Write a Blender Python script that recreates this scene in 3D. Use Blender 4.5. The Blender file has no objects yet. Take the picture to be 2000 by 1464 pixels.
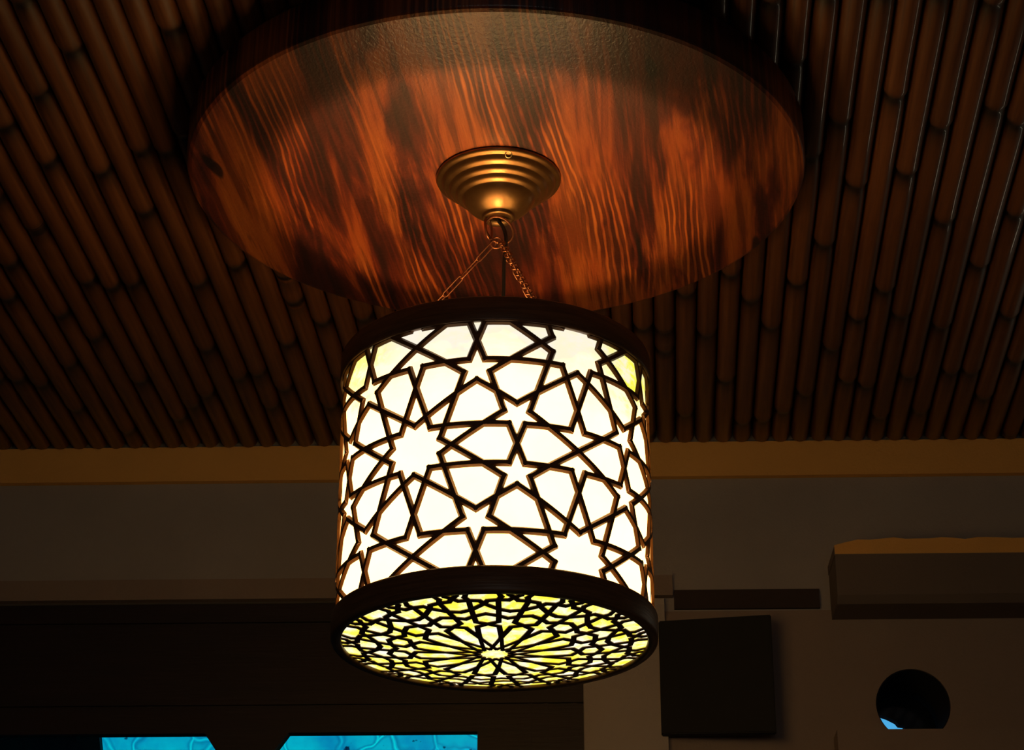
import bpy, bmesh, math, random
from mathutils import Vector, Matrix
random.seed(7)
PI = math.pi
S = bpy.context.scene
COL = S.collection
F, PITCH, CZ = 4280.0, math.radians(24.84), 1.5      # focal length (px of a 2000 px frame), pitch, eye height

# ------------------------------------------------------------------ camera, world, added lights, exposure
cam = bpy.data.cameras.new('camera'); cam.sensor_width = 36; cam.lens = F / 2000 * 36
cam.clip_start = .05; cam.clip_end = 100
co = bpy.data.objects.new('camera', cam); COL.objects.link(co)
co.location = (0, 0, CZ); co.rotation_euler = (PI / 2 + PITCH, 0, 0)
S.camera = co
S.view_settings.view_transform = 'Standard'; S.view_settings.look = 'None'
S.view_settings.exposure = 0; S.view_settings.gamma = 1
S.cycles.use_denoising = True
S.cycles.max_bounces = 8; S.cycles.diffuse_bounces = 4
S.cycles.sample_clamp_indirect = 4

w = bpy.data.worlds.new('daylight'); S.world = w; w.use_nodes = True
bg = w.node_tree.nodes['Background']; bg.inputs[0].default_value = (.11, .50, .86, 1); bg.inputs[1].default_value = 1.0

def area(name, loc, rot, sx, sy, power, col):
    l = bpy.data.lights.new(name, 'AREA'); l.shape = 'RECTANGLE'; l.size = sx; l.size_y = sy
    l.energy = power; l.color = col
    o = bpy.data.objects.new(name, l); COL.objects.link(o); o.location = loc; o.rotation_euler = rot
    return o
# unseen fill light behind the camera, and one added for the right poles' highlights
area('daylight_rear_window', (0.2, -2.56, 1.75), (PI / 2, 0, 0), 1.5, 1.1, 4.0, (1, .92, .84))
area('daylight_transom', (1.16, 3.02, 2.56), (-PI / 2, 0, 0), .42, .022, .13, (1, .84, .58))

# ------------------------------------------------------------------ geometry of the view (for laying out the place)
def ray(u, v):
    a = (u - 1000) / F; b = -(v - 732) / F
    return Vector((a, math.cos(PITCH) - b * math.sin(PITCH), math.sin(PITCH) + b * math.cos(PITCH)))
WALL_Y, WALL_K = 3.028, .027                       # front wall: y = WALL_Y - WALL_K * x
WYAW = -math.atan(WALL_K)
def wally(x): return WALL_Y - WALL_K * x
def onwall(u, v, off=0.0):
    D = ray(u, v); t = (WALL_Y - off) / (D.y + WALL_K * D.x); P = D * t
    return P.x / math.cos(WYAW), P.z + CZ           # distance along the wall, height
def wl(x, y, z):                                   # wall-local (along, out towards the room, up) -> world
    return Vector((x * math.cos(WYAW) + y * math.sin(WYAW) * 1.0, WALL_Y + x * math.sin(WYAW) - y * math.cos(WYAW), z))

# ------------------------------------------------------------------ mesh helpers
def parent_inv(p):
    bpy.context.view_layer.update()
    return p.matrix_world.inverted()
def BM():
    return bmesh.new()
def obj(name, bm, mat, parent=None, smooth=False, recalc=True):
    if recalc: bmesh.ops.recalc_face_normals(bm, faces=bm.faces[:])
    me = bpy.data.meshes.new(name); bm.to_mesh(me); bm.free()
    for m in (mat if isinstance(mat, list) else [mat]): me.materials.append(m)
    if smooth:
        for p in me.polygons: p.use_smooth = True
    o = bpy.data.objects.new(name, me); COL.objects.link(o)
    if parent is not None:
        o.parent = parent; o.matrix_parent_inverse = parent_inv(parent)
    return o
def empty(name, loc):
    o = bpy.data.objects.new(name, None); COL.objects.link(o); o.location = loc; o.empty_display_size = .05
    return o
def tag(o, label=None, cat=None, group=None, kind=None):
    if label: o['label'] = label
    if cat: o['category'] = cat
    if group: o['group'] = group
    if kind: o['kind'] = kind
    return o
def struct(name, bm, mat, label=None, **k):
    o = obj(name, bm, mat, **k); o['kind'] = 'structure'
    if label: o['label'] = label
    return o
def box_pts(bm, pts, mi=0):
    v = [bm.verts.new(p) for p in pts]
    for f in ((0, 1, 2, 3), (7, 6, 5, 4), (0, 4, 5, 1), (1, 5, 6, 2), (2, 6, 7, 3), (3, 7, 4, 0)):
        bm.faces.new([v[i] for i in f]).material_index = mi
def wbox(bm, x0, x1, z0, z1, y0, y1, mi=0):         # box on the wall, y = distance out into the room
    box_pts(bm, [wl(x0, y0, z0), wl(x1, y0, z0), wl(x1, y0, z1), wl(x0, y0, z1),
                 wl(x0, y1, z0), wl(x1, y1, z0), wl(x1, y1, z1), wl(x0, y1, z1)], mi)
def abox(bm, x0, x1, y0, y1, z0, z1, mi=0):
    box_pts(bm, [(x0, y0, z0), (x1, y0, z0), (x1, y1, z0), (x0, y1, z0), (x0, y0, z1), (x1, y0, z1), (x1, y1, z1), (x0, y1, z1)], mi)
def lathe(bm, prof, c, seg=96, closed=False):
    rings = []
    for r, z in prof:
        rings.append([bm.verts.new((c[0] + r * math.sin(2 * PI * k / seg), c[1] - r * math.cos(2 * PI * k / seg), c[2] + z)) for k in range(seg)])
    n = len(rings)
    for i in range(n if closed else n - 1):
        a, b = rings[i], rings[(i + 1) % n]
        for k in range(seg):
            bm.faces.new([a[k], a[(k + 1) % seg], b[(k + 1) % seg], b[k]])
    return rings
def tube(bm, pts, r, seg=10, closed=False):
    pts = [Vector(p) for p in pts]; n = len(pts); rings = []
    up = Vector((.3, .2, 1)).normalized(); prev = None
    for i, p in enumerate(pts):
        if closed: t = pts[(i + 1) % n] - pts[i - 1]
        else: t = pts[min(i + 1, n - 1)] - pts[max(i - 1, 0)]
        t.normalize()
        a = (prev if prev is not None else up); a = a - t * a.dot(t)
        if a.length < 1e-4: a = Vector((1, 0, 0)) - t * t.x
        a.normalize(); prev = a; b = t.cross(a)
        rings.append([bm.verts.new(p + (a * math.cos(2 * PI * k / seg) + b * math.sin(2 * PI * k / seg)) * r) for k in range(seg)])
    for i in range(n if closed else n - 1):
        A, B = rings[i], rings[(i + 1) % n]
        sh = 0
        if closed and i == n - 1:
            sh = min(range(seg), key=lambda q: (A[0].co - B[q].co).length)
        for k in range(seg):
            bm.faces.new([A[k], A[(k + 1) % seg], B[(k + 1 + sh) % seg], B[(k + sh) % seg]])
    if not closed:
        bm.faces.new(rings[0]); bm.faces.new(rings[-1])

# ------------------------------------------------------------------ materials
class N:
    def __init__(s, name):
        s.m = bpy.data.materials.new(name); s.m.use_nodes = True; s.t = s.m.node_tree
        s.n = s.t.nodes; s.p = s.n['Principled BSDF']; s.out = s.n['Material Output']
    def add(s, typ, **k):
        n = s.n.new(typ)
        for a, v in k.items():
            if a.startswith('i_'): n.inputs[a[2:].replace('_', ' ')].default_value = v
            else: setattr(n, a, v)
        return n
    def link(s, a, b): s.t.links.new(a, b)
    def coords(s, scale=(1, 1, 1), rot=(0, 0, 0), loc=(0, 0, 0)):
        g = s.add('ShaderNodeTexCoord'); mp = s.add('ShaderNodeMapping')
        mp.inputs['Scale'].default_value = scale; mp.inputs['Rotation'].default_value = rot; mp.inputs['Location'].default_value = loc
        if any(rot) and scale != (1, 1, 1):            # turn first, then stretch along the turned axes
            m0 = s.add('ShaderNodeMapping'); m0.inputs['Rotation'].default_value = rot; mp.inputs['Rotation'].default_value = (0, 0, 0)
            s.link(g.outputs['Object'], m0.inputs[0]); s.link(m0.outputs[0], mp.inputs[0]); return mp.outputs[0]
        s.link(g.outputs['Object'], mp.inputs[0]); return mp.outputs[0]
    def noise(s, vec, scale, detail=4, rough=.55, dist=0):
        n = s.add('ShaderNodeTexNoise'); n.inputs['Scale'].default_value = scale; n.inputs['Detail'].default_value = detail
        n.inputs['Roughness'].default_value = rough; n.inputs['Distortion'].default_value = dist
        s.link(vec, n.inputs['Vector']); return n.outputs[0]
    def ramp(s, fac, stops, interp='LINEAR'):
        r = s.add('ShaderNodeValToRGB'); cr = r.color_ramp; cr.interpolation = interp
        while len(cr.elements) < len(stops): cr.elements.new(.5)
        for e, (p, c) in zip(cr.elements, stops):
            e.position = p; e.color = (*c, 1) if len(c) == 3 else c
        s.link(fac, r.inputs[0]); return r.outputs[0]
    def mix(s, fac, a, b, typ='MIX'):
        m = s.add('ShaderNodeMix', data_type='RGBA', blend_type=typ)
        for sock, v in ((m.inputs[0], fac), (m.inputs[6], a), (m.inputs[7], b)):
            if isinstance(v, (int, float)): sock.default_value = v
            elif isinstance(v, tuple): sock.default_value = (*v, 1)
            else: s.link(v, sock)
        return m.outputs[2]
    def math(s, op, a, b=None):
        m = s.add('ShaderNodeMath', operation=op)
        for sock, v in ((m.inputs[0], a), (m.inputs[1], b)):
            if v is None: continue
            if isinstance(v, (int, float)): sock.default_value = v
            else: s.link(v, sock)
        return m.outputs[0]
    def bump(s, h, strength, dist=.001):
        b = s.add('ShaderNodeBump'); b.inputs['Strength'].default_value = strength; b.inputs['Distance'].default_value = dist
        s.link(h, b.inputs['Height']); s.link(b.outputs[0], s.p.inputs['Normal'])

def plaster(name, c1, c2, rough=.9):
    m = N(name); v = m.coords()
    col = m.ramp(m.noise(v, 5, 5, .6), [(.3, c1), (.7, c2)])
    m.link(col, m.p.inputs['Base Color']); m.p.inputs['Roughness'].default_value = rough
    m.bump(m.noise(v, 260, 4, .6), .35, .002); return m.m
M_wall = plaster('grey_plaster', (.33, .30, .285), (.38, .35, .33))
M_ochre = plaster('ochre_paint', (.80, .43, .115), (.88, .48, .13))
M_brown = plaster('brown_plaster', (.27, .205, .17), (.31, .24, .20))
M_pier = plaster('pale_plaster', (.42, .37, .33), (.47, .42, .38))
M_shadow_band = plaster('dark_brown_paint', (.045, .03, .026), (.055, .038, .032))  # shade of the shadow band put into a paint colour
M_ceil = plaster('ceiling_plaster', (.02, .012, .008), (.03, .018, .012))

def darkwood(name, c1, c2, rough=.5, sc=(40, 3, 3)):
    m = N(name); v = m.coords(sc)
    m.link(m.ramp(m.noise(v, 3, 5, .6, .6), [(.3, c1), (.7, c2)]), m.p.inputs['Base Color'])
    m.p.inputs['Roughness'].default_value = rough; m.bump(m.noise(v, 6, 4), .3, .001); return m.m
M_frame = darkwood('dark_stained_wood', (.012, .006, .005), (.022, .010, .008), .55, (3, 3, 40))
M_ring = darkwood('lantern_band_wood', (.13, .058, .024), (.26, .125, .05), .40, (5, 5, 90))
M_strap = darkwood('lattice_brown', (.17, .068, .016), (.24, .098, .024), .5, (20, 20, 20))

def bamboo():
    m = N('lacquered_bamboo'); v = m.coords((120, 3, 120))
    info = m.add('ShaderNodeObjectInfo')
    vv = m.add('ShaderNodeVectorMath', operation='ADD'); m.link(v, vv.inputs[0]); m.link(info.outputs['Location'], vv.inputs[1])
    st = m.noise(vv.outputs[0], 1.4, 4, .6)
    col = m.ramp(st, [(.30, (.095, .031, .011)), (.5, (.155, .053, .017)), (.72, (.21, .079, .026))])
    tone = m.ramp(info.outputs['Random'], [(0, (.72, .70, .66)), (1, (1.12, 1.1, 1.05))])
    col = m.mix(1.0, col, tone, 'MULTIPLY')
    v2 = m.coords((30, 8, 30)); bl = m.ramp(m.noise(v2, .8, 3), [(.55, (1, 1, 1)), (.8, (.55, .5, .48))])
    col = m.mix(1.0, col, bl, 'MULTIPLY')
    at = m.add('ShaderNodeAttribute', attribute_name='scorch')
    col = m.mix(at.outputs['Fac'], col, (.012, .006, .004))
    m.link(col, m.p.inputs['Base Color']); m.p.inputs['Roughness'].default_value = .5
    m.p.inputs['Coat Weight'].default_value = .30; m.p.inputs['Coat Roughness'].default_value = .075
    m.bump(m.noise(v, 2.5, 3), .10, .001); return m.m
M_bamboo = bamboo()

def disc_wood():
    m = N('figured_orange_wood')
    rot = (0, 0, math.radians(7))
    v = m.coords((1, 1, 1), rot)
    comb = m.add('ShaderNodeSeparateXYZ'); m.link(v, comb.inputs[0])
    # growth-ring field warped along the grain
    warp = m.noise(m.coords((3.0, 1.3, 1), rot), 1.0, 2, .45, .2)
    warp2 = m.noise(m.coords((26, 3.4, 1), rot, (3, 1, 0)), 1.0, 3, .6)
    x = m.math('ADD', comb.outputs[0], m.math('ADD', m.math('MULTIPLY', warp, .075), m.math('MULTIPLY', warp2, .020)))
    fine = m.math('SINE', m.math('MULTIPLY', x, 820.0))
    dens = m.noise(m.coords((19, 2.1, 1), rot, (7, 3, 0)), 1.0, 4, .62, .7)
    base = m.ramp(dens, [(.36, (.034, .0038, .0015)), (.45, (.090, .011, .0024)), (.485, (.165, .027, .0045)), (.52, (.245, .050, .0070)), (.66, (.33, .083, .0115))])
    lm = m.ramp(m.noise(m.coords((15, 1.8, 1), rot, (1, 9, 0)), 1.0, 2, .5), [(.46, (0, 0, 0)), (.56, (1, 1, 1))])
    lines = m.ramp(fine, [(.0, (.26, .18, .16)), (.35, (.75, .72, .70)), (.60, (1, 1, 1)), (.98, (1.45, 1.6, 1.6))])
    col = m.mix(m.math('MULTIPLY', lm, .9), base, m.mix(1.0, base, lines, 'MULTIPLY'))
    strk = m.ramp(m.noise(m.coords((95, 4.0, 1), rot, (4, 2, 0)), 1.0, 3, .6, .3), [(.40, (.36, .26, .22)), (.50, (1, 1, 1)), (.70, (1.2, 1.3, 1.35))])
    col = m.mix(.8, col, m.mix(1.0, col, strk, 'MULTIPLY'))
    knots = m.ramp(m.noise(m.coords((34, 8.0, 1), rot, (2, 5, 0)), 1.0, 1, .4), [(.74, (1, 1, 1)), (.78, (.12, .10, .10))])
    col = m.mix(1.0, col, knots, 'MULTIPLY')
    fib = m.ramp(m.noise(m.coords((700, 30, 1), rot), 1.0, 3, .6), [(.3, (.8, .78, .76)), (.7, (1.1, 1.1, 1.1))])
    col = m.mix(1.0, col, fib, 'MULTIPLY')
    m.link(col, m.p.inputs['Base Color']); m.p.inputs['Roughness'].default_value = .6
    m.p.inputs['Coat Weight'].default_value = .45; m.p.inputs['Coat Roughness'].default_value = .19
    m.bump(m.noise(m.coords((260, 160, 1), rot), 1.0, 3, .6, .5), .40, .0012)
    b2 = m.p.inputs['Normal'].links[0].from_socket; m.link(b2, m.p.inputs['Coat Normal'])
    return m.m
M_disc = disc_wood()

def metal(name, col, rough, bumpy=0):
    m = N(name); v = m.coords()
    c = m.ramp(m.noise(v, 60, 4), [(.3, tuple(x * .75 for x in col)), (.7, col)])
    m.link(c, m.p.inputs['Base Color']); m.p.inputs['Metallic'].default_value = .9; m.p.inputs['Roughness'].default_value = rough
    if bumpy: m.bump(m.noise(v, 500, 3), bumpy, .0005)
    return m.m
M_bronze = metal('aged_bronze', (.28, .145, .055), .34, .12)
M_brass = metal('bright_brass', (.85, .68, .38), .3)
M_chain = metal('dark_copper_chain', (.34, .13, .06), .42)
def plain(name, col, rough=.5, metallic=0):
    m = N(name); v = m.coords()
    m.link(m.ramp(m.noise(v, 40, 3), [(.3, tuple(x * .85 for x in col)), (.7, col)]), m.p.inputs['Base Color'])
    m.p.inputs['Roughness'].default_value = rough; m.p.inputs['Metallic'].default_value = metallic; return m.m
M_cable = plain('black_cable', (.008, .008, .008), .5)
M_black = plain('black_panel', (.013, .0135, .013), .85)
M_outdark = plain('outdoor_dark_paint', (.004, .005, .010), .95)
M_floor = darkwood('floor_boards', (.10, .06, .035), (.16, .10, .06), .5, (4, 40, 4))
M_socket = plain('white_ceramic', (.7, .68, .62), .3)

def glow(name, stops, strength, scale=26, detail=6, patch=None):
    """lit resin panel of the lantern: mottled cream and yellow fibreglass"""
    m = N(name); v = m.coords()
    col = m.ramp(m.noise(v, scale, detail, .65, .3), stops)
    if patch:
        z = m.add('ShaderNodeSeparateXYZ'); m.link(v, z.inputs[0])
        rise = m.ramp(m.math('ADD', m.math('MULTIPLY', m.math('SUBTRACT', z.outputs[2], CZ + .87), 6.0), m.math('MULTIPLY', m.noise(v, 9, 4, .6), .9)), [(.62, (0, 0, 0)), (.95, (1, 1, 1))])  # upper drum dimmed in its colour, like light falling off from the bulb
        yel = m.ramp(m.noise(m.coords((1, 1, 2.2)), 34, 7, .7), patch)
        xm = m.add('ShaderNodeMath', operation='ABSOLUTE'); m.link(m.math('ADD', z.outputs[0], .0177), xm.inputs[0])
        edge = m.ramp(m.math('ADD', m.math('MULTIPLY', xm.outputs[0], 5.0), m.math('MULTIPLY', m.noise(v, 12, 3), .25)), [(.62, (0, 0, 0)), (.80, (1, 1, 1))])  # yellow mottle kept to the drum's sides, imitating its limb glow
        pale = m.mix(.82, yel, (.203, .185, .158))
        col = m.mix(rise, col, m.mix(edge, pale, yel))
    e = m.add('ShaderNodeEmission'); m.link(col, e.inputs[0]); e.inputs[1].default_value = strength
    m.link(e.outputs[0], m.out.inputs[0]); return m.m
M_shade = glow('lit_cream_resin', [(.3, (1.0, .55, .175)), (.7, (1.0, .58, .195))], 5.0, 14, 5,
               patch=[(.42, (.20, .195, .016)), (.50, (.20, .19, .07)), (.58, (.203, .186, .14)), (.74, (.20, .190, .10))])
M_base = glow('lit_yellow_resin', [(.34, (1.0, .82, .03)), (.45, (1.0, .88, .10)), (.54, (1.0, .93, .42)), (.64, (1, .95, .78))], 1.2, 42, 5)
M_bulb = glow('lit_bulb', [(0, (1, .48, .16)), (1, (1, .50, .17))], 640)

def glass_blue():
    m = N('blue_textured_glass'); v = m.coords()
    vor = m.add('ShaderNodeTexVoronoi', feature='DISTANCE_TO_EDGE'); vor.inputs['Scale'].default_value = 17
    ds = m.add('ShaderNodeVectorMath', operation='ADD'); nz = m.add('ShaderNodeTexNoise'); nz.inputs['Scale'].default_value = 14
    m.link(v, nz.inputs['Vector']); sc = m.add('ShaderNodeVectorMath', operation='SCALE'); sc.inputs['Scale'].default_value = .07
    m.link(nz.outputs[1], sc.inputs[0]); m.link(v, ds.inputs[0]); m.link(sc.outputs[0], ds.inputs[1]); m.link(ds.outputs[0], vor.inputs['Vector'])
    tint = m.ramp(m.noise(v, 9, 4, .6), [(.32, (.05, .66, .74)), (.5, (.05, .86, .80)), (.7, (.06, .98, .85))])
    veins = m.ramp(vor.outputs[0], [(.0, (1.9, 1.5, 1.25)), (.03, (1, 1, 1)), (.05, (.62, .68, .8)), (.11, (1, 1, 1))])
    spots = m.ramp(m.noise(v, 75, 2), [(.24, (.15, .2, .3)), (.29, (1, 1, 1))])
    col = m.mix(1.0, m.mix(.6, tint, m.mix(1.0, tint, veins, 'MULTIPLY')), spots, 'MULTIPLY')
    tr = m.add('ShaderNodeBsdfTransparent'); m.link(col, tr.inputs[0])
    gl = m.add('ShaderNodeBsdfGlossy'); gl.inputs['Roughness'].default_value = .15
    mx = m.add('ShaderNodeMixShader'); mx.inputs[0].default_value = .04
    m.link(tr.outputs[0], mx.inputs[1]); m.link(gl.outputs[0], mx.inputs[2]); m.link(mx.outputs[0], m.out.inputs[0]); return m.m
M_glass = glass_blue()
def glass_clear():
    m = N('clear_glass')
    tr = m.add('ShaderNodeBsdfTransparent'); tr.inputs[0].default_value = (.85, .93, .97, 1)
    gl = m.add('ShaderNodeBsdfGlossy'); gl.inputs['Roughness'].default_value = .05
    mx = m.add('ShaderNodeMixShader'); mx.inputs[0].default_value = .03
    m.link(tr.outputs[0], mx.inputs[1]); m.link(gl.outputs[0], mx.inputs[2]); m.link(mx.outputs[0], m.out.inputs[0]); return m.m
M_clear = glass_clear()

# ------------------------------------------------------------------ room shell
H_BAM = CZ + 1.279                                  # underside of the bamboo
R_BAM = .0141
X_L, X_R, Y_B = -1.7, 1.62, -2.6
Z_C = H_BAM + 2 * R_BAM + .001
WIN_R = onwall(1140, 1400)[0]; WIN_T = onwall(600, 1174)[1]
TRX0, TRX1, TRZ0, TRZ1 = .93, 1.40, 2.50, 2.62      # transom opening added right of the frame for the highlight light
RC_X, RC_Z = onwall(1783, 1377)[0], onwall(1783, 1377)[1]; RC_R = .0525

bm = BM(); abox(bm, X_L, X_R, Y_B, 3.2, -.1, 0); struct('floor', bm, M_floor)
bm = BM(); abox(bm, X_L - .1, X_R + .1, Y_B - .1, 3.3, Z_C, Z_C + .1); struct('ceiling', bm, M_ceil, 'dark ceiling slab above the bamboo poles')
bm = BM(); abox(bm, X_L - .1, X_L, Y_B - .1, 3.2, 0, Z_C); struct('wall_left', bm, M_wall)
bm = BM(); abox(bm, X_R, X_R + .1, Y_B - .1, 3.2, 0, Z_C); struct('wall_right', bm, M_wall)
bm = BM()                                           # rear wall with an opening added for the unseen fill light
abox(bm, X_L, -.55, Y_B - .1, Y_B, 0, Z_C); abox(bm, .95, X_R, Y_B - .1, Y_B, 0, Z_C)
abox(bm, -.55, .95, Y_B - .1, Y_B, 0, 1.2); abox(bm, -.55, .95, Y_B - .1, Y_B, 2.3, Z_C)
struct('wall_rear', bm, M_wall)

bm = BM(); abox(bm, -1.4, 1.8, -3.3, -3.2, 0, 3.2); abox(bm, -1.4, 1.8, -3.2, Y_B - .1, 2.9, 3.0); abox(bm, -1.5, -1.4, -3.3, Y_B - .1, 0, 3.0); abox(bm, 1.8, 1.9, -3.3, Y_B - .1, 0, 3.0)
abox(bm, -1.4, 1.8, -3.3, Y_B - .1, -.1, 0)  # unseen enclosure added to block sky light behind the rear opening
struct('wall_outer', bm, M_brown, 'roofed passage wall beyond the rear window')
# front wall pieces (thickness .12 behind its face): big window opening, round opening, added transom opening
bm = BM(); T = -.12
WIN_L = -1.25; WIN_B = CZ - .9
wbox(bm, X_L, WIN_L, 0, Z_C, T, 0)
wbox(bm, WIN_L, WIN_R, WIN_T, Z_C, T, 0)
wbox(bm, WIN_L, WIN_R, 0, WIN_B, T, 0)
wbox(bm, WIN_R, .40, 0, Z_C, T, 0)
hx0, hx1, hz0, hz1 = .40, .80, 2.25, 2.50
wbox(bm, hx0, hx1, 0, hz0, T, 0); wbox(bm, hx0, hx1, hz1, Z_C, T, 0)
wbox(bm, hx1, TRX0, 0, Z_C, T, 0); wbox(bm, TRX1, X_R, 0, Z_C, T, 0)
wbox(bm, TRX0, TRX1, 0, TRZ0, T, 0); wbox(bm, TRX0, TRX1, TRZ1, Z_C, T, 0)
K = 64                                              # panel with the round opening
def rectpt(a):
    dx, dz = math.cos(a), math.sin(a); ts = []
    if dx > 1e-9: ts.append((hx1 - RC_X) / dx)
    if dx < -1e-9: ts.append((hx0 - RC_X) / dx)
    if dz > 1e-9: ts.append((hz1 - RC_Z) / dz)
    if dz < -1e-9: ts.append((hz0 - RC_Z) / dz)
    t = min(ts); return RC_X + dx * t, RC_Z + dz * t
angs = sorted([2 * PI * k / K for k in range(K)] + [math.atan2(z - RC_Z, x - RC_X) % (2 * PI) for x in (hx0, hx1) for z in (hz0, hz1)])
loops = []
for yy in (0, T):
    loops.append([bm.verts.new(wl(RC_X + RC_R * math.cos(a), yy, RC_Z + RC_R * math.sin(a))) for a in angs])
    loops.append([bm.verts.new(wl(rectpt(a)[0], yy, rectpt(a)[1])) for a in angs])
for i in range(len(angs)):
    j = (i + 1) % len(angs)
    bm.faces.new([loops[0][i], loops[0][j], loops[1][j], loops[1][i]]); bm.faces.new([loops[2][i], loops[2][j], loops[3][j], loops[3][i]])
    bm.faces.new([loops[0][i], loops[0][j], loops[2][j], loops[2][i]])
struct('wall_front', bm, M_wall, 'grey plastered wall below the bamboo ceiling')

# ochre cornice band along the top of the wall
zb = CZ + 1.228
bm = BM(); wbox(bm, X_L, X_R, zb, H_BAM + .004, 0.0005, .012)
struct('trim_1', bm, M_ochre, 'ochre cornice band between the bamboo ceiling and the grey wall')
# brown header board over the wooden window, ends right of the lantern
zt = onwall(600, 1135)[1]; xe = onwall(1313, 1150)[0]
bm = BM(); wbox(bm, WIN_L - .02, xe, WIN_T, zt, 0.0005, .014)
struct('trim_2', bm, M_brown, 'narrow brown board above the dark wooden window')
# thin strip right of it, its dark colour standing in for a shadow band
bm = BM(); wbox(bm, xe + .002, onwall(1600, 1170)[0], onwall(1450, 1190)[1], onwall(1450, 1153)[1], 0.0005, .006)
struct('trim_3', bm, M_shadow_band, 'dark strip on the wall above the black square panel')
# paler pier between the window and the black panel
bm = BM(); wbox(bm, WIN_R + .001, onwall(1303, 1400)[0], 0, WIN_T - .006, 0.0005, .018)
struct('trim_4', bm, M_pier, 'pale plaster pier at the right edge of the wooden window')
# browner plaster field of the lower right wall
bm = BM()
zf = onwall(1700, 1192)[1]; xa, xb = onwall(1303, 1400)[0] + .0005, X_R
def field(x0, x1, z0, z1):
    if x1 > x0 and z1 > z0: wbox(bm, x0, x1, z0, z1, 0.0003, .004)
field(xa, hx0, 1.0, zf); field(hx1, TRX0, 1.0, zf); field(hx0, hx1, 1.0, hz0)
fl = []
for yy in (.004,):
    A = [bm.verts.new(wl(RC_X + RC_R * math.cos(a), yy, RC_Z + RC_R * math.sin(a))) for a in angs]
    B = [bm.verts.new(wl(rectpt(a)[0], yy, rectpt(a)[1])) for a in angs]
    A0 = [bm.verts.new(wl(RC_X + RC_R * math.cos(a), 0, RC_Z + RC_R * math.sin(a))) for a in angs]
    for i in range(len(angs)):
        j = (i + 1) % len(angs)
        bm.faces.new([A[i], A[j], B[j], B[i]]); bm.faces.new([A[i], A[j], A0[j], A0[i]])
field(hx0, hx1, hz1, zf)
struct('trim_5', bm, M_brown, 'brown plaster field around the round opening')

# long plastered box standing out of the wall at upper right, its top strip ochre
def frontpt(u, v, off): return onwall(u, v, off)
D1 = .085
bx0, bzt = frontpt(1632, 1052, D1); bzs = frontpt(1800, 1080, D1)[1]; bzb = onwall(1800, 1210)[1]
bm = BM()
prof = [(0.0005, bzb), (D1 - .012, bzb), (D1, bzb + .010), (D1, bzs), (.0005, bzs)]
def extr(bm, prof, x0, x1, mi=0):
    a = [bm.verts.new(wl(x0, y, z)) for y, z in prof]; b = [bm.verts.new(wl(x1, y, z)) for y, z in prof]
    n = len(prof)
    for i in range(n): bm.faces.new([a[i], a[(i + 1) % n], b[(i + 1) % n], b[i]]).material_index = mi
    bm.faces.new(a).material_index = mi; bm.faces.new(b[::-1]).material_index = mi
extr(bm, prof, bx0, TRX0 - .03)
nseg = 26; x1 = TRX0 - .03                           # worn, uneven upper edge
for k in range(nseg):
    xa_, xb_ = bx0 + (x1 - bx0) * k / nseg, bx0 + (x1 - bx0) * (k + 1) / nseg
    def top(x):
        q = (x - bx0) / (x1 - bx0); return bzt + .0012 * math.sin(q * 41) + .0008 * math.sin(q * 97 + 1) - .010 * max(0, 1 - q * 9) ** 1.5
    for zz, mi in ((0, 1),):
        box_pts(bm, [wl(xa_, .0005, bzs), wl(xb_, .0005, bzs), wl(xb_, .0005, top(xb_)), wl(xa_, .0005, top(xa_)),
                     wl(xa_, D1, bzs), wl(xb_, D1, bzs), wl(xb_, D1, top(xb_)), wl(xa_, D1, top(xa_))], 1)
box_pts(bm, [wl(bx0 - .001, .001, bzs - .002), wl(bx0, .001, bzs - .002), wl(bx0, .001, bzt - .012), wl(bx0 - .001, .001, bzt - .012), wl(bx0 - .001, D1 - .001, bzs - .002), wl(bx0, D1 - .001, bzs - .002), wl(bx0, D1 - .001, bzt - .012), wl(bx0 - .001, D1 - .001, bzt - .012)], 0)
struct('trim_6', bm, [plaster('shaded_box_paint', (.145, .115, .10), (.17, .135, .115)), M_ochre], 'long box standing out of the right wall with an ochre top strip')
# low ledge that hides the foot of the round window
D2 = .05
lx0, lz = frontpt(1637, 1424, D2)
bm = BM(); wbox(bm, lx0, TRX0 - .05, lz - .35, lz, .0045, D2); struct('trim_7', bm, M_brown, 'plain brown ledge below the round window')

# ---- dark wooden window with two blue panes
bm = BM()
yF0, yF1 = -.026, -.008
pz = onwall(600, 1427)[1]
P1L, P1R = onwall(-40, 1428)[0], onwall(480 - 2, 1428)[0]
P1C = onwall(398, 1428)[0]; P2C = onwall(563, 1426)[0]; P2R = onwall(932, 1424)[0]
MID0, MID1 = onwall(462, 1500)[0], onwall(490, 1500)[0]
ch = .072                                            # chamfer height
pb = pz - .75
def poly_prism(bm, pts, y0, y1):
    a = [bm.verts.new(wl(x, y0, z)) for x, z in pts]; b = [bm.verts.new(wl(x, y1, z)) for x, z in pts]
    n = len(pts); bm.faces.new(a); bm.faces.new(b[::-1])
    for i in range(n): bm.faces.new([a[i], a[(i + 1) % n], b[(i + 1) % n], b[i]])
def quad(pts): poly_prism(bm, pts, yF0, yF1)
quad([(WIN_L, pz), (WIN_R, pz), (WIN_R, WIN_T), (WIN_L, WIN_T)])            # head
quad([(WIN_L, WIN_B), (P1L, WIN_B), (P1L, pz), (WIN_L, pz)])                # left jamb
quad([(P2R, WIN_B), (WIN_R, WIN_B), (WIN_R, pz), (P2R, pz)])                # right jamb
quad([(MID0, WIN_B), (MID1, WIN_B), (MID1, pz), (MID0, pz)])                # mullion
sl = .82
quad([(P1C, pz), (P1C + ch * sl, pz - ch), (MID0 + .0, pz - ch), (MID0, pz)])
quad([(MID1, pz), (MID1, pz - ch), (P2C - ch * sl, pz - ch), (P2C, pz)])
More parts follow.
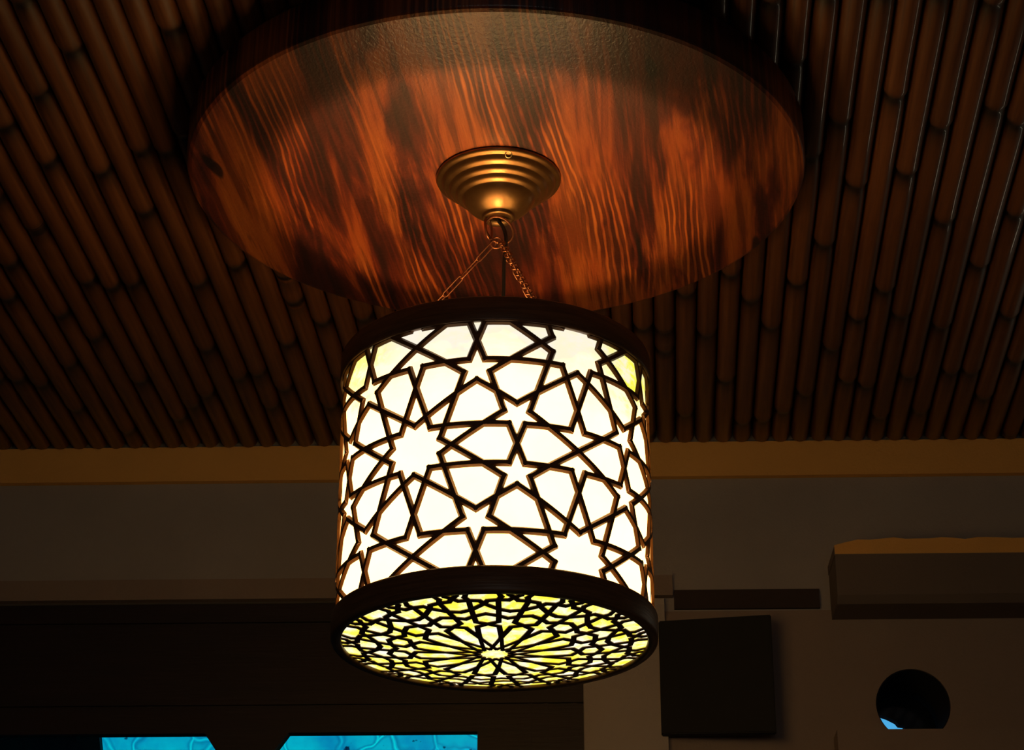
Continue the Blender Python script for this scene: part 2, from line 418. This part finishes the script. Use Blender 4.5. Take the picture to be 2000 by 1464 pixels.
quad([(P1L, WIN_B), (MID0, WIN_B), (MID0, pb), (P1L, pb)]); quad([(MID1, WIN_B), (P2R, WIN_B), (P2R, pb), (MID1, pb)])
win = struct('window_1', bm, M_frame, 'dark stained wooden window with blue panes at lower left')
bm = BM()                                            # raised mouldings of the head and jamb
for z0, z1, y in ((pz + .04, pz + .052, -.003), (WIN_T - .03, WIN_T - .004, -.002)):
    wbox(bm, WIN_L, WIN_R, z0, z1, yF1 - .001, y)
for u in (1030, 1062, 1118):
    x = onwall(u, 1400)[0]; wbox(bm, x, x + .006, WIN_B, pz + .04, yF1 - .001, -.006)
obj('window_moulding', bm, M_frame, win)
for nm, pts, lab in (('pane', [(P1L, pb), (MID0, pb), (MID0, pz - ch), (P1C + ch * sl, pz - ch), (P1C, pz), (P1L, pz)], 'blue pane left of the mullion, dark on its left'),
                ('pane', [(MID1, pb), (P2R, pb), (P2R, pz), (P2C, pz), (P2C - ch * sl, pz - ch), (MID1, pz - ch)], 'bright blue pane right of the mullion')):
    bm = BM(); poly_prism(bm, pts, -.019, -.016); obj(nm, bm, M_glass, win)['label'] = lab

# ---- round window
bm = BM()
prof = [(RC_R + .0006, -.124), (RC_R - .0005, -.124), (RC_R - .0005, .002), (RC_R + .0006, .002)]  # dark lining put in to hide sky light on the reveal
rr = [[bm.verts.new(wl(RC_X + (r - .001) * math.cos(2 * PI * k / 64), y, RC_Z + (r - .001) * math.sin(2 * PI * k / 64))) for k in range(64)] for r, y in prof]
for i in range(4):
    for k in range(64): bm.faces.new([rr[i][k], rr[i][(k + 1) % 64], rr[(i + 1) % 4][(k + 1) % 64], rr[(i + 1) % 4][k]])
rw = struct('window_2', bm, M_outdark, 'small round window in the lower right wall')
bm = BM(); poly_prism(bm, [(RC_X + (RC_R - .004) * math.cos(2 * PI * k / 64), RC_Z + (RC_R - .004) * math.sin(2 * PI * k / 64)) for k in range(64)], -.094, -.09)
obj('pane', bm, M_clear, rw)
# transom frame added round the unseen highlight light (right of the picture)
bm = BM()
for x0, x1, z0, z1 in ((TRX0, TRX1, TRZ0, TRZ0 + .008), (TRX0, TRX1, TRZ1 - .008, TRZ1), (TRX0, TRX0 + .01, TRZ0, TRZ1), (TRX1 - .01, TRX1, TRZ0, TRZ1)):
    wbox(bm, x0, x1, z0, z1, -.1, -.05)
wbox(bm, TRX0 - .03, TRX1 + .03, TRZ0 - .03, TRZ1 + .03, -.20, -.17)  # backing board added to shut out the sky
struct('window_3', bm, M_frame, 'narrow transom window right of the picture')

M_out = M_outdark
bm = BM(); abox(bm, -4, 4, 4.5, 4.6, -.1, 2.60); struct('wall_garden', bm, M_outdark, 'dark wall outdoors beyond the front windows')  # unseen blocker added to stop blue sky reflecting on the lantern and disc
bm = BM(); abox(bm, -4, 4, 3.25, 4.5, -.1, 0); struct('ground', bm, M_outdark)  # unseen dark ground added to hold back sky light from below
# ---- outdoors: dark eave beyond the round window and dark shutter beyond the left pane
def at_y(u, v, Y):
    D = ray(u, v); D = D * (Y / D.y); return Vector((D.x, D.y, D.z + CZ))
Y0, Y1 = 3.145, 3.16
def slab(px, Y0, Y1):
    bm = BM(); a = [at_y(u, v, Y0) for u, v in px]; n = len(a)
    A = [bm.verts.new(p) for p in a]; B = [bm.verts.new(p + Vector((0, Y1 - Y0, 0))) for p in a]
    bm.faces.new(A); bm.faces.new(B[::-1])
    for i in range(n): bm.faces.new([A[i], A[(i + 1) % n], B[(i + 1) % n], B[i]])
    return bm
bm = slab([(1560, 1310), (1716, 1394), (1734, 1400), (1750, 1408), (1756, 1415), (1766, 1416), (1772, 1470), (2050, 1470), (2050, 1180), (1560, 1180)], Y0, Y1)
tag(obj('roof_eave', bm, M_outdark), 'dark eave seen through the round window', 'eave')
bm = slab([(-160, 1700), (186, 1700), (196, 1462), (188, 1380), (-160, 1380)], 3.42, 3.45)
tag(obj('shutter', bm, M_outdark), 'dark shutter outside the left end of the blue window', 'shutter')

# ------------------------------------------------------------------ black square panel on the wall
c = [onwall(1287, 1212, .03), onwall(1508, 1199, .06), onwall(1519, 1429, .06), onwall(1293, 1433, .03)]
pn = empty('wall_panel', wl(sum(p[0] for p in c) / 4, .02, sum(p[1] for p in c) / 4))
tag(pn, 'black square panel hung on the brown wall right of the lantern', 'wall panel')
dep = [.030, .060, .060, .030]
bm = BM()
fr = [wl(p[0], d, p[1]) for p, d in zip(c, dep)]; bk = [wl(p[0] + .001, d - .016, p[1]) for p, d in zip(c, dep)]
box_pts(bm, bk[::-1] + fr[::-1])
bmesh.ops.bevel(bm, geom=bm.edges[:], offset=.0015, segments=2, affect='EDGES')
obj('board', bm, M_black, pn)
bm = BM(); cx = (c[0][0] + c[1][0]) / 2; cz = (c[0][1] + c[3][1]) / 2
wbox(bm, cx - .03, cx + .03, cz - .02, cz + .02, .0042, .030); obj('bracket', bm, M_black, pn)

# ------------------------------------------------------------------ bamboo poles
BYAW = math.radians(3.9); cb, sb = math.cos(BYAW), math.sin(BYAW)
PITCHB, G0 = .02835, .2372
NODES = [(159,102),(48,189),(177,340),(303,300),(264,418),(352,60),(84,448),(241,558),(367,558),(444,523),(168,663),(270,747),(136,803),(336,821),(388,775),(493,733),(542,674),(553,593),(647,632),(647,740),(546,796),(630,796),(7,520),(4,586),(574,541),(88,453),
 (1646,241),(1765,192),(1839,252),(1951,217),(1678,367),(1772,343),(1608,308),(1846,437),(1615,481),(1986,423),(1506,7),(1559,126),(1965,10),(1559,558),(1464,590),(1506,642),(1384,656),(1307,649),(1727,571),(1909,523),(1758,620),(1842,641),(1975,621),(1629,684),(1688,625),(1419,747),(1580,772),(1660,747),(1776,737),(1898,730),(1986,709),(1923,779),(1489,824),(1534,807),(1720,817),(1800,807),(1303,688),(1426,746)]
nd = {}
for u, v in NODES:
    D = ray(u, v); P = D * ((H_BAM - CZ) / D.z)
    uu, ss = P.x * cb - P.y * sb, P.x * sb + P.y * cb
    nd.setdefault(math.floor((uu - G0) / PITCHB), []).append(ss)
D_C = Vector((-.0177, 2.144, 0)); D_R = .345
def bamboo_mesh(k, s0, s1, rnd):
    """one pole along local Y from s0 to s1 with its joints"""
    joints = sorted(nd.get(k, []))
    grid = []
    lo = joints[0] if joints else rnd.uniform(1.5, 1.9)
    js = list(joints) if joints else [lo]
    while js[0] - .30 > s0: js.insert(0, js[0] - rnd.uniform(.30, .42))
    while js[-1] + (.38 if joints else .28) < s1 - .02: js.append(js[-1] + rnd.uniform(.28, .40))
    r0 = PITCHB / 2 * rnd.uniform(.935, .957)
    st = [(s0, r0, 0.0)]
    for j in js:
        if j < s0 + .03 or j > s1 - .012: continue
        st += [(j - .060, r0 * .985, 0), (j - .020, r0, 0), (j - .009, r0 * 1.028, .15), (j - .003, r0 * 1.032, .55), (j + .0015, r0 * .97, .95),
               (j + .005, r0 * .90, 1.0), (j + .012, r0 * .90, .95), (j + .022, r0 * .94, .55), (j + .045, r0 * .975, .15), (j + .09, r0, 0)]
    st = sorted([q for q in st if s0 <= q[0] < s1 - .004]) + [(s1 - .003, r0, .15), (s1, r0 * .9, .5)]
    bm = BM(); lay = bm.verts.layers.float.new('scorch'); seg = 20; rings = []
    wob, ph = rnd.uniform(.0, .00018), rnd.uniform(0, 6)
    tilt = rnd.uniform(-.35, .35)
    for s, r, b in st:
        dx = wob * math.sin(s * 5 + ph)
        ring = []
        for i in range(seg):
            a = 2 * PI * i / seg
            v = bm.verts.new((dx + r * math.cos(a), s + r * .9 * (math.cos(a) * tilt) * (1 if b > 0 or True else 0) * .6, r * math.sin(a))); v[lay] = b; ring.append(v)
        rings.append(ring)
    for a, b in zip(rings, rings[1:]):
        for i in range(seg): bm.faces.new([a[i], a[(i + 1) % seg], b[(i + 1) % seg], b[i]])
    bm.faces.new(rings[0]); bm.faces.new(rings[-1])
    return bm
POLES = []
for k in range(-47, 16):
    u = G0 + (k + .5) * PITCHB
    # where the pole meets the front wall face (cornice)
    # x = u cb + s sb ; y = -u sb + s cb ; y = WALL_Y - .012 - K x
    s1 = (WALL_Y - .0125 - WALL_K * u * cb + u * sb) / (cb + WALL_K * sb) - .001
    s0 = .95
    rnd = random.Random(1000 + k)
    bm = bamboo_mesh(k, s0, s1, rnd)
    o = obj('bamboo_pole', bm, M_bamboo, smooth=True)
    o.location = (u * cb, -u * sb, H_BAM + R_BAM); o.rotation_euler = (0, 0, -BYAW)
    x_disc = u * cb + 2.144 * sb; POLES.append((o, x_disc))

ORD = 'nearest second third fourth fifth sixth seventh eighth ninth tenth eleventh twelfth thirteenth fourteenth fifteenth sixteenth seventeenth eighteenth nineteenth twentieth'.split() + \
      ['twenty-' + q for q in 'first second third fourth fifth sixth seventh eighth ninth'.split()] + ['thirtieth']
left = [o for o, x in sorted(POLES, key=lambda q: -q[1]) if x < D_C.x - D_R]
right = [o for o, x in sorted(POLES, key=lambda q: q[1]) if x > D_C.x + D_R]
mid = sorted([(abs(x - D_C.x), x, o) for o, x in POLES if abs(x - D_C.x) <= D_R], key=lambda q: q[0])
for nm, lst in (('left', left), ('right', right)):
    for i, o in enumerate(lst):
        tag(o, ('bamboo ceiling pole running just clear of the round wooden disc on its %s' % nm) if i == 0 else
            ('%s bamboo ceiling pole out from the round wooden disc on its %s' % (ORD[i], nm)), 'bamboo pole', 'bamboo ceiling poles %s of the round disc' % nm)
tag(mid[0][2], 'bamboo ceiling pole running above the middle of the round wooden disc', 'bamboo pole', 'bamboo ceiling poles passing above the round disc')
for nm, lst in (('left', [m_ for m_ in mid[1:] if m_[1] < mid[0][1]]), ('right', [m_ for m_ in mid[1:] if m_[1] > mid[0][1]])):
    for i, m_ in enumerate(lst):
        tag(m_[2], '%s bamboo pole %s of the one above the middle of the wooden disc' % ('first' if i == 0 else ORD[i], nm), 'bamboo pole', 'bamboo ceiling poles passing above the round disc')

# ------------------------------------------------------------------ round wooden ceiling disc
H_D = CZ + 1.2287
bm = BM()
th = H_BAM - .0006 - H_D
prof = [(0.0001, 0), (D_R - .030, 0), (D_R - .006, 0.0), (D_R - .002, .0015), (D_R, .005), (D_R, th - .004), (D_R - .002, th), (0.0001, th)]
lathe(bm, prof, (0, 0, 0), 160)
dk = obj('ceiling_disc', bm, M_disc); dk.location = (D_C.x, D_C.y, H_D)
for p in dk.data.polygons: p.use_smooth = abs(p.normal.z) < .5
tag(dk, 'round orange grained wooden disc fixed under the bamboo ceiling above the lantern', 'ceiling disc')

# ------------------------------------------------------------------ the lantern
LX, LY = -.0177, 2.13
lan = empty('pendant_lantern', (LX, LY, CZ + .68))
tag(lan, 'lit drum pendant lantern with dark star lattice hanging by chains from a bronze rose', 'pendant lantern')
HB, H2, H1, HT = CZ + .6848, CZ + .7107, CZ + .9704, CZ + .9973
RG = .1592                                           # resin drum
bm = BM(); lathe(bm, [(RG, H2 - .006), (RG, H1 + .006), (RG - .0015, H1 + .006), (RG - .0015, H2 - .006)], (LX, LY, 0), 128, closed=True)
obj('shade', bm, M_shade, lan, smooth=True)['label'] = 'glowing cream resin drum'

def clip_poly(P, ax, lo, hi):
    def half(P, sgn, lim):
        out = []
        for i in range(len(P)):
            a, b = P[i], P[(i + 1) % len(P)]
            da, db = sgn * (a[ax] - lim), sgn * (b[ax] - lim)
            if da <= 0: out.append(a)
            if (da < 0 < db) or (db < 0 < da):
                t = da / (da - db); out.append((a[0] + (b[0] - a[0]) * t, a[1] + (b[1] - a[1]) * t))
        return out
    P = half(P, 1, hi)
    return half(P, -1, lo) if len(P) > 2 else []
def strip(p, q, w, e0, e1):
    d = Vector((q[0] - p[0], q[1] - p[1])); L = d.length; d /= L; n = Vector((-d.y, d.x)) * w / 2
    a = Vector(p) - d * e0; b = Vector(q) + d * e1
    return [tuple(a + n), tuple(a - n), tuple(b - n), tuple(b + n)]
def prism_cell(bm, cell, fin, fout):
    lo = [bm.verts.new(fin(*c)) for c in cell]; hi = [bm.verts.new(fout(*c)) for c in cell]; n = len(cell)
    if n < 3: return
    bm.faces.new(hi); bm.faces.new(lo[::-1])
    for i in range(n): bm.faces.new([lo[i], lo[(i + 1) % n], hi[(i + 1) % n], hi[i]])

# --- side lattice: ten-pointed stars, five-pointed stars and hexagons unrolled, wrapped three times round
RS0, RS1 = .1602, .1630
ARC = RS1 * 2 * PI
Lc = (ARC / 3) / (2 * math.cos(math.radians(36)))
SV = .2228 / (2 * math.sin(math.radians(36)) * Lc)
PH_A, Z_A = math.radians(-29.0), CZ + .8388
def pol(r, deg): return Vector((r * math.cos(math.radians(deg)), r * math.sin(math.radians(deg))))
RCV = .5 / math.cos(math.radians(18)); EDGE = math.tan(math.radians(18))
R5 = .40 * EDGE / 2; RN = .1384
segs = []
def notch(a, off): return pol(RCV, a) + pol(R5, a + 180 + off)
for k in range(10):
    a = 18 + 36 * k
    segs.append((pol(RN, a + 36), notch(a, 36), 1, 1)); segs.append((pol(RN, a - 36), notch(a, -36), 1, 1))
    Mi = (pol(RCV, a) + pol(RCV, a + 36)) / 2
    segs.append((Mi, notch(a, -36), 0, 1)); segs.append((Mi, notch(a + 36, 36), 0, 1))
# bow-tie part between the decagons (its centre at (P/2, 0) and (0, V/2))
bow = []
cosx = math.cos(math.radians(36)); Vh = math.sin(math.radians(36))
for sx in (1, -1):
    for sy in (1, -1):
        Sv = pol(RCV, 54); W = pol(RCV, 90); Mi = (Sv + W) / 2
        # top of decagon at origin: bow-tie centre (0, Vh)
        nb = Sv + pol(R5, 126)
        C0 = Vector((0, Vh))
        for p, q, e in ((Mi, C0, 0), (Mi, nb, 1)):
            r = lambda t: Vector((t.x * sx, Vh + (t.y - Vh) * sy))
            bow.append((r(p), r(q), 0, e))
    Me = Vector(((Sv.x) * sx, Vh))
    for sy in (1, -1):
        q = Vector(((Sv + pol(R5, 126)).x * sx, Vh + (Sv + pol(R5, 126) - C0).y * sy))
        bow.append((Me, q, 0, 1))
WS = .0385
allseg = []
for i in range(-1, 4):
    for j in range(-2, 3):
        for half in (0, 1):
            o2 = Vector((i * 2 * cosx + half * cosx, j * 2 * Vh + half * Vh))
            for p, q, e0, e1 in segs + bow: allseg.append((p + o2, q + o2, e0, e1))
bm = BM(); seen = set(); nseg = 0
zlo, zhi = H2 - .004, H1 + .004
SEAM = PI * .985
for p, q, e0, e1 in allseg:
    key = (round((p.x + q.x) * 500), round((p.y + q.y) * 500), round(abs(p.x - q.x) * 500))
    if key in seen: continue
    seen.add(key)
    pa = [(x * Lc + PH_A * RS1, y * Lc * SV + Z_A) for x, y in (p, q)]
    if max(pa[0][1], pa[1][1]) < zlo - .01 or min(pa[0][1], pa[1][1]) > zhi + .01: continue
    w = WS * Lc * .94
    P = strip(pa[0], pa[1], w, e0 * w * .34, e1 * w * .34)
    P = clip_poly(P, 1, zlo, zhi)
    if len(P) < 3: continue
    P = clip_poly(P, 0, -SEAM * RS1, SEAM * RS1)
    if len(P) < 3: continue
    nseg += 1; jit = (nseg * 37 % 11) * .00002
    xs = [c[0] for c in P]; step = .0085; c0 = math.floor(min(xs) / step)
    fin = lambda s, z: Vector((LX + RS0 * math.sin(s / RS1), LY - RS0 * math.cos(s / RS1), z))
    fo = lambda s, z: Vector((LX + (RS1 + jit) * math.sin(s / RS1), LY - (RS1 + jit) * math.cos(s / RS1), z))
    ax = Vector((pa[1][0] - pa[0][0], pa[1][1] - pa[0][1])).normalized(); p0_ = Vector(pa[0])
    def narrow(s_, z_, k_=.50):  # outer face narrowed so the sides catch glow, standing in for bloom
        d_ = Vector((s_, z_)) - p0_; foot = p0_ + ax * d_.dot(ax); r2 = foot + (Vector((s_, z_)) - foot) * k_
        return r2.x, r2.y
    while c0 * step < max(xs):
        cell = clip_poly(P, 0, c0 * step, (c0 + 1) * step)
        if len(cell) > 2: prism_cell(bm, cell, fin, lambda s_, z_: fo(*narrow(s_, z_)))
        c0 += 1
lo_, hi_ = -.012, .012                               # seam batten at the back
for k in range(4):
    a0, a1 = PI - .07 + .035 * k, PI - .07 + .035 * (k + 1)
    cell = [(a0 * RS1, zlo), (a1 * RS1, zlo), (a1 * RS1, zhi), (a0 * RS1, zhi)]
    prism_cell(bm, cell, lambda s, z: Vector((LX + RS0 * math.sin(s / RS1), LY - RS0 * math.cos(s / RS1), z)), lambda s, z: Vector((LX + (RS1 + .0004) * math.sin(s / RS1), LY - (RS1 + .0004) * math.cos(s / RS1), z)))
obj('side_lattice', bm, M_strap, lan, recalc=False)['label'] = 'dark lattice of ten-pointed and five-pointed stars'

# --- rims
bm = BM(); lathe(bm, [(.1655, HB + .0015), (.1660, HB + .004), (.1662, H2 - .002), (.1655, H2), (.1600, H2), (.1600, H2 - .004), (.1555, H2 - .008), (.1550, HB + .002), (.1565, HB), (.1645, HB)], (LX, LY, 0), 144, closed=True)
obj('bottom_rim', bm, M_ring, lan, smooth=True)['label'] = 'dark wooden rim round the foot of the drum'
bm = BM(); lathe(bm, [(.1600, H1), (.1650, H1), (.1655, H1 + .002), (.1652, HT - .001), (.1645, HT), (.1615, HT), (.1605, HT - .004), (.150, HT - .005), (.140, HT - .005), (.140, HT - .008), (.157, HT - .008), (.1595, H1 + .004)], (LX, LY, 0), 144, closed=True)
obj('top_rim', bm, M_ring, lan, smooth=True)['label'] = 'dark rim round the top of the drum'

# --- shallow bowl-shaped bottom panel with a fifteen-fold rosette
RP, SAG = .1556, .0128
ZP = HB + .0035
def dome(r, t=0): return ZP - SAG * (1 - min(r, 1.02) ** 2) - t
bm = BM(); lathe(bm, [(RP * q, dome(q) - 0) for q in (0.001, .1, .2, .3, .4, .5, .6, .7, .8, .9, 1.0)], (LX, LY, 0), 120)
g = bm.faces[:] ; r_ = bmesh.ops.extrude_face_region(bm, geom=g)
for v in [x for x in r_['geom'] if isinstance(x, bmesh.types.BMVert)]: v.co.z += .0015
obj('bottom_panel', bm, M_base, lan, smooth=True)['label'] = 'shallow yellow glowing resin bowl closing the bottom'
NODE = dict(N0=(.100, 0), X0=(.150, 12), C1=(.335, 0), NL=(.510, 4.2), X1=(.548, 12), H1=(.583, 5.0), B1=(.672, 5.3), T0=(.638, 0), PK=(.700, 12),
            B2=(.765, 5.6), M0=(.742, 0), X2=(.842, 12), RN1=(.882, 10.4), B3=(.893, 6.1), W=(.893, 1.9), X3=(.932, 0), B4=(.935, 5.0), RIM=(1.01, 6.4), R3=(.965, 2.2), R4=(1.01, 2.4))
LINKS = ['N0 X0', 'X0 C1', 'C1 NL', 'NL X1', 'X1 H1', 'H1 B1', 'T0 B1', 'B1 PK', 'B1 B2', 'M0 B2', 'B2 X2', 'B2 B3', 'X2 RN1', 'RN1 B3', 'B3 W', 'W X3', 'B3 B4', 'B4 RIM', 'X3 R3', 'R3 R4']
bm = BM(); ROT = -8.0                                 # star axis offset from the direction of the right-hand side
n = 0
for kk in range(15):
    for sg in (1, -1):
        for lk in LINKS:
            a, b = lk.split(); pp = []
            for q in (a, b):
                r, d = NODE[q]
                an = math.radians(90 - 82 + 0 + 24 * kk + sg * d)   # measured clockwise from the side facing the viewer
                pp.append((r * math.sin(an), r * math.cos(an)))
            n += 1; jit = (n * 29 % 13) * .00001
            w = .037 if a not in ('N0', 'X0') else .027
            P = strip(pp[0], pp[1], w, w * .30, w * .30)
            # keep inside the rim
            cx_ = [c for c in P]
            L = math.dist(pp[0], pp[1]); m_ = max(1, int(L / .06))
            for s_ in range(m_):
                t0, t1 = s_ / m_, (s_ + 1) / m_
                def lerp(A, B, t): return (A[0] + (B[0] - A[0]) * t, A[1] + (B[1] - A[1]) * t)
                cell = [lerp(P[0], P[3], t0), lerp(P[1], P[2], t0), lerp(P[1], P[2], t1), lerp(P[0], P[3], t1)]
                def cap(x, y):
                    r = math.hypot(x, y); f = min(1, 1.005 / r) if r > 0 else 1; return x * f, y * f, r * f
                def fi(x, y):
                    x, y, r = cap(x, y); return Vector((LX + RP * x, LY - RP * y, dome(r, .0001)))
                def fo(x, y):
                    x, y, r = cap(x, y); return Vector((LX + RP * x, LY - RP * y, dome(r, .0009 + jit)))
                prism_cell(bm, cell, fi, fo)
obj('bottom_lattice', bm, M_strap, lan, recalc=False)['label'] = 'dark fifteen-fold rosette lattice under the bottom bowl'

# --- bronze ceiling rose
KX, KY = -.0150, 2.13
rose = []
prof = [(.0600, 0), (.0692, 0), (.0699, -.0020), (.0690, -.0042), (.0668, -.0056), (.0640, -.0060), (.0630, -.0072),
        (.0622, -.0100), (.0590, -.0125), (.0560, -.0136), (.0548, -.0146), (.0542, -.0172), (.0512, -.0196), (.0484, -.0206), (.0474, -.0216),
        (.0466, -.0240), (.0438, -.0262), (.0412, -.0272), (.0402, -.0282), (.0394, -.0304), (.0360, -.0352), (.0318, -.0396), (.0270, -.0434), (.0222, -.0462), (.0186, -.0480), (.0178, -.0492),
        (.0180, -.0512), (.0168, -.0526), (.0148, -.0528), (.0070, -.0524), (.0062, -.0500), (.0062, -.0300)]
bm = BM(); lathe(bm, prof, (KX, KY, H_D - .0004), 96)
cr = obj('ceiling_rose', bm, M_bronze, lan, smooth=True); cr['label'] = 'stepped bronze ceiling rose'
bm = BM(); a = math.radians(10); c_ = Vector((KX + .0645 * math.sin(a), KY - .0645 * math.cos(a), H_D - .0075))
nx = Vector((math.sin(a) * .7, -math.cos(a) * .7, -.72)).normalized(); t1_ = nx.cross(Vector((0, 0, 1))).normalized(); t2_ = nx.cross(t1_)
tube(bm, [c_ + (t1_ * math.cos(2 * PI * k / 20) + t2_ * math.sin(2 * PI * k / 20)) * .0034 for k in range(20)], .0008, 8, closed=True)
obj('screw', bm, M_brass, cr, smooth=True)['label'] = 'small bright ring screw on the rose'

# --- hanging ring, chains, cable
HZ = H_D - .0528
hk = Vector((KX + .000, KY, HZ - .0135))
bm = BM()
rx = Vector((1, .12, 0)).normalized(); rz = Vector((.18, .45, -.88)).normalized()
tube(bm, [hk + Vector((.001, 0, 0)) + rx * .0150 * math.cos(2 * PI * k / 28) + rz * .0150 * math.sin(2 * PI * k / 28) for k in range(28)], .0014, 10, closed=True)
rx2 = Vector((.1, 1, 0)).normalized()
tube(bm, [hk + Vector((-.011, 0, .002)) + Vector((.45, .8, 0)).normalized() * .0075 * math.cos(2 * PI * k / 24) + Vector((.06, 0, -1)).normalized() * .0130 * math.sin(2 * PI * k / 24) for k in range(24)], .0012, 10, closed=True)
obj('hanging_ring', bm, M_chain, lan, smooth=True)
hook = hk + Vector((0, 0, -.0150))
bm = BM(); tube(bm, [hook + Vector((-.002, 0, -.001)) + Vector((1, 0, .1)).normalized() * .0062 * math.cos(2 * PI * k / 20) + Vector((0, .25, -1)).normalized() * .0062 * math.sin(2 * PI * k / 20) for k in range(20)], .0010, 8, closed=True)
obj('gathering_link', bm, M_chain, lan, smooth=True)
def chain(p, q, name, link=.0150, wid=.0036, wire=.0009):
    p, q = Vector(p), Vector(q); d = (q - p); L = d.length; d.normalize()
    pitch = link - 2.2 * wire; nl = max(3, round(L / pitch)); pitch = L / nl; hl = (pitch + 2.2 * wire) / 2
    side = d.cross(Vector((0, 0, 1))).normalized(); up = d.cross(side)
    ch_ = bpy.data.objects.new(name, None); COL.objects.link(ch_); ch_.location = p; ch_.parent = lan
    ch_.matrix_parent_inverse = parent_inv(lan)
    for k in range(nl):
        c = p + d * pitch * (k + .5); ang = k * PI / 2 * 1.0 + .5
        s_ = side * math.cos(ang) + up * math.sin(ang); pts = []
        for m in range(18):
            a = 2 * PI * m / 18; e = (hl - wid) * (1 if math.cos(a) > 0 else -1)
            pts.append(c + d * (e + wid * math.cos(a)) + s_ * wid * math.sin(a))
        b = BM(); tube(b, pts, wire, 7, closed=True); obj('link', b, M_chain, ch_, smooth=True)
RT = .155
def rimpt(deg): a = math.radians(deg); return Vector((LX + RT * math.sin(a), LY - RT * math.cos(a), HT - .004))
chain(hook + Vector((.003, 0, 0)), rimpt(16), 'chain', .0125)
chain(hook + Vector((-.004, 0, 0)), rimpt(-106), 'chain', .030, .0030, .0008)
chain(hook + Vector((.002, .002, 0)), rimpt(136), 'chain', .0135)
BX, BY, BZ = LX, LY - .035, CZ + .735
bm = BM()
path = [(KX, KY, HZ + .008), (KX + .0005, KY, HZ - .002), (KX + .005, KY - .001, HZ - .010), (KX + .0082, KY - .001, HZ - .022), (KX + .0080, KY, HZ - .034), (KX + .0062, KY, HZ - .055), (KX + .0055, KY, HZ - .10), (LX + .004, LY - .01, CZ + .98), (BX, BY, CZ + .88), (BX, BY, BZ + .055)]
pts = []
for i in range(len(path) - 1):
    p0, p1, p2, p3 = [Vector(path[max(0, min(len(path) - 1, i + k))]) for k in (-1, 0, 1, 2)]
    for s in range(6):
        t = s / 6; pts.append(.5 * ((2 * p1) + (p2 - p0) * t + (2 * p0 - 5 * p1 + 4 * p2 - p3) * t * t + (3 * p1 - p0 - 3 * p2 + p3) * t ** 3))
pts.append(Vector(path[-1]))
tube(bm, pts, .0021, 10); obj('cable', bm, M_cable, lan, smooth=True)
bm = BM(); lathe(bm, [(.001, .060), (.013, .058), (.016, .050), (.016, .022), (.013, .018), (.001, .018)], (BX, BY, BZ), 32)
obj('lamp_socket', bm, M_socket, lan, smooth=True)
bm = BM(); lathe(bm, [(.001, -.030), (.012, -.028), (.022, -.019), (.0265, -.005), (.024, .007), (.016, .015), (.012, .0175), (.001, .0178)], (BX, BY, BZ), 32)
obj('bulb', bm, M_bulb, lan, smooth=True)
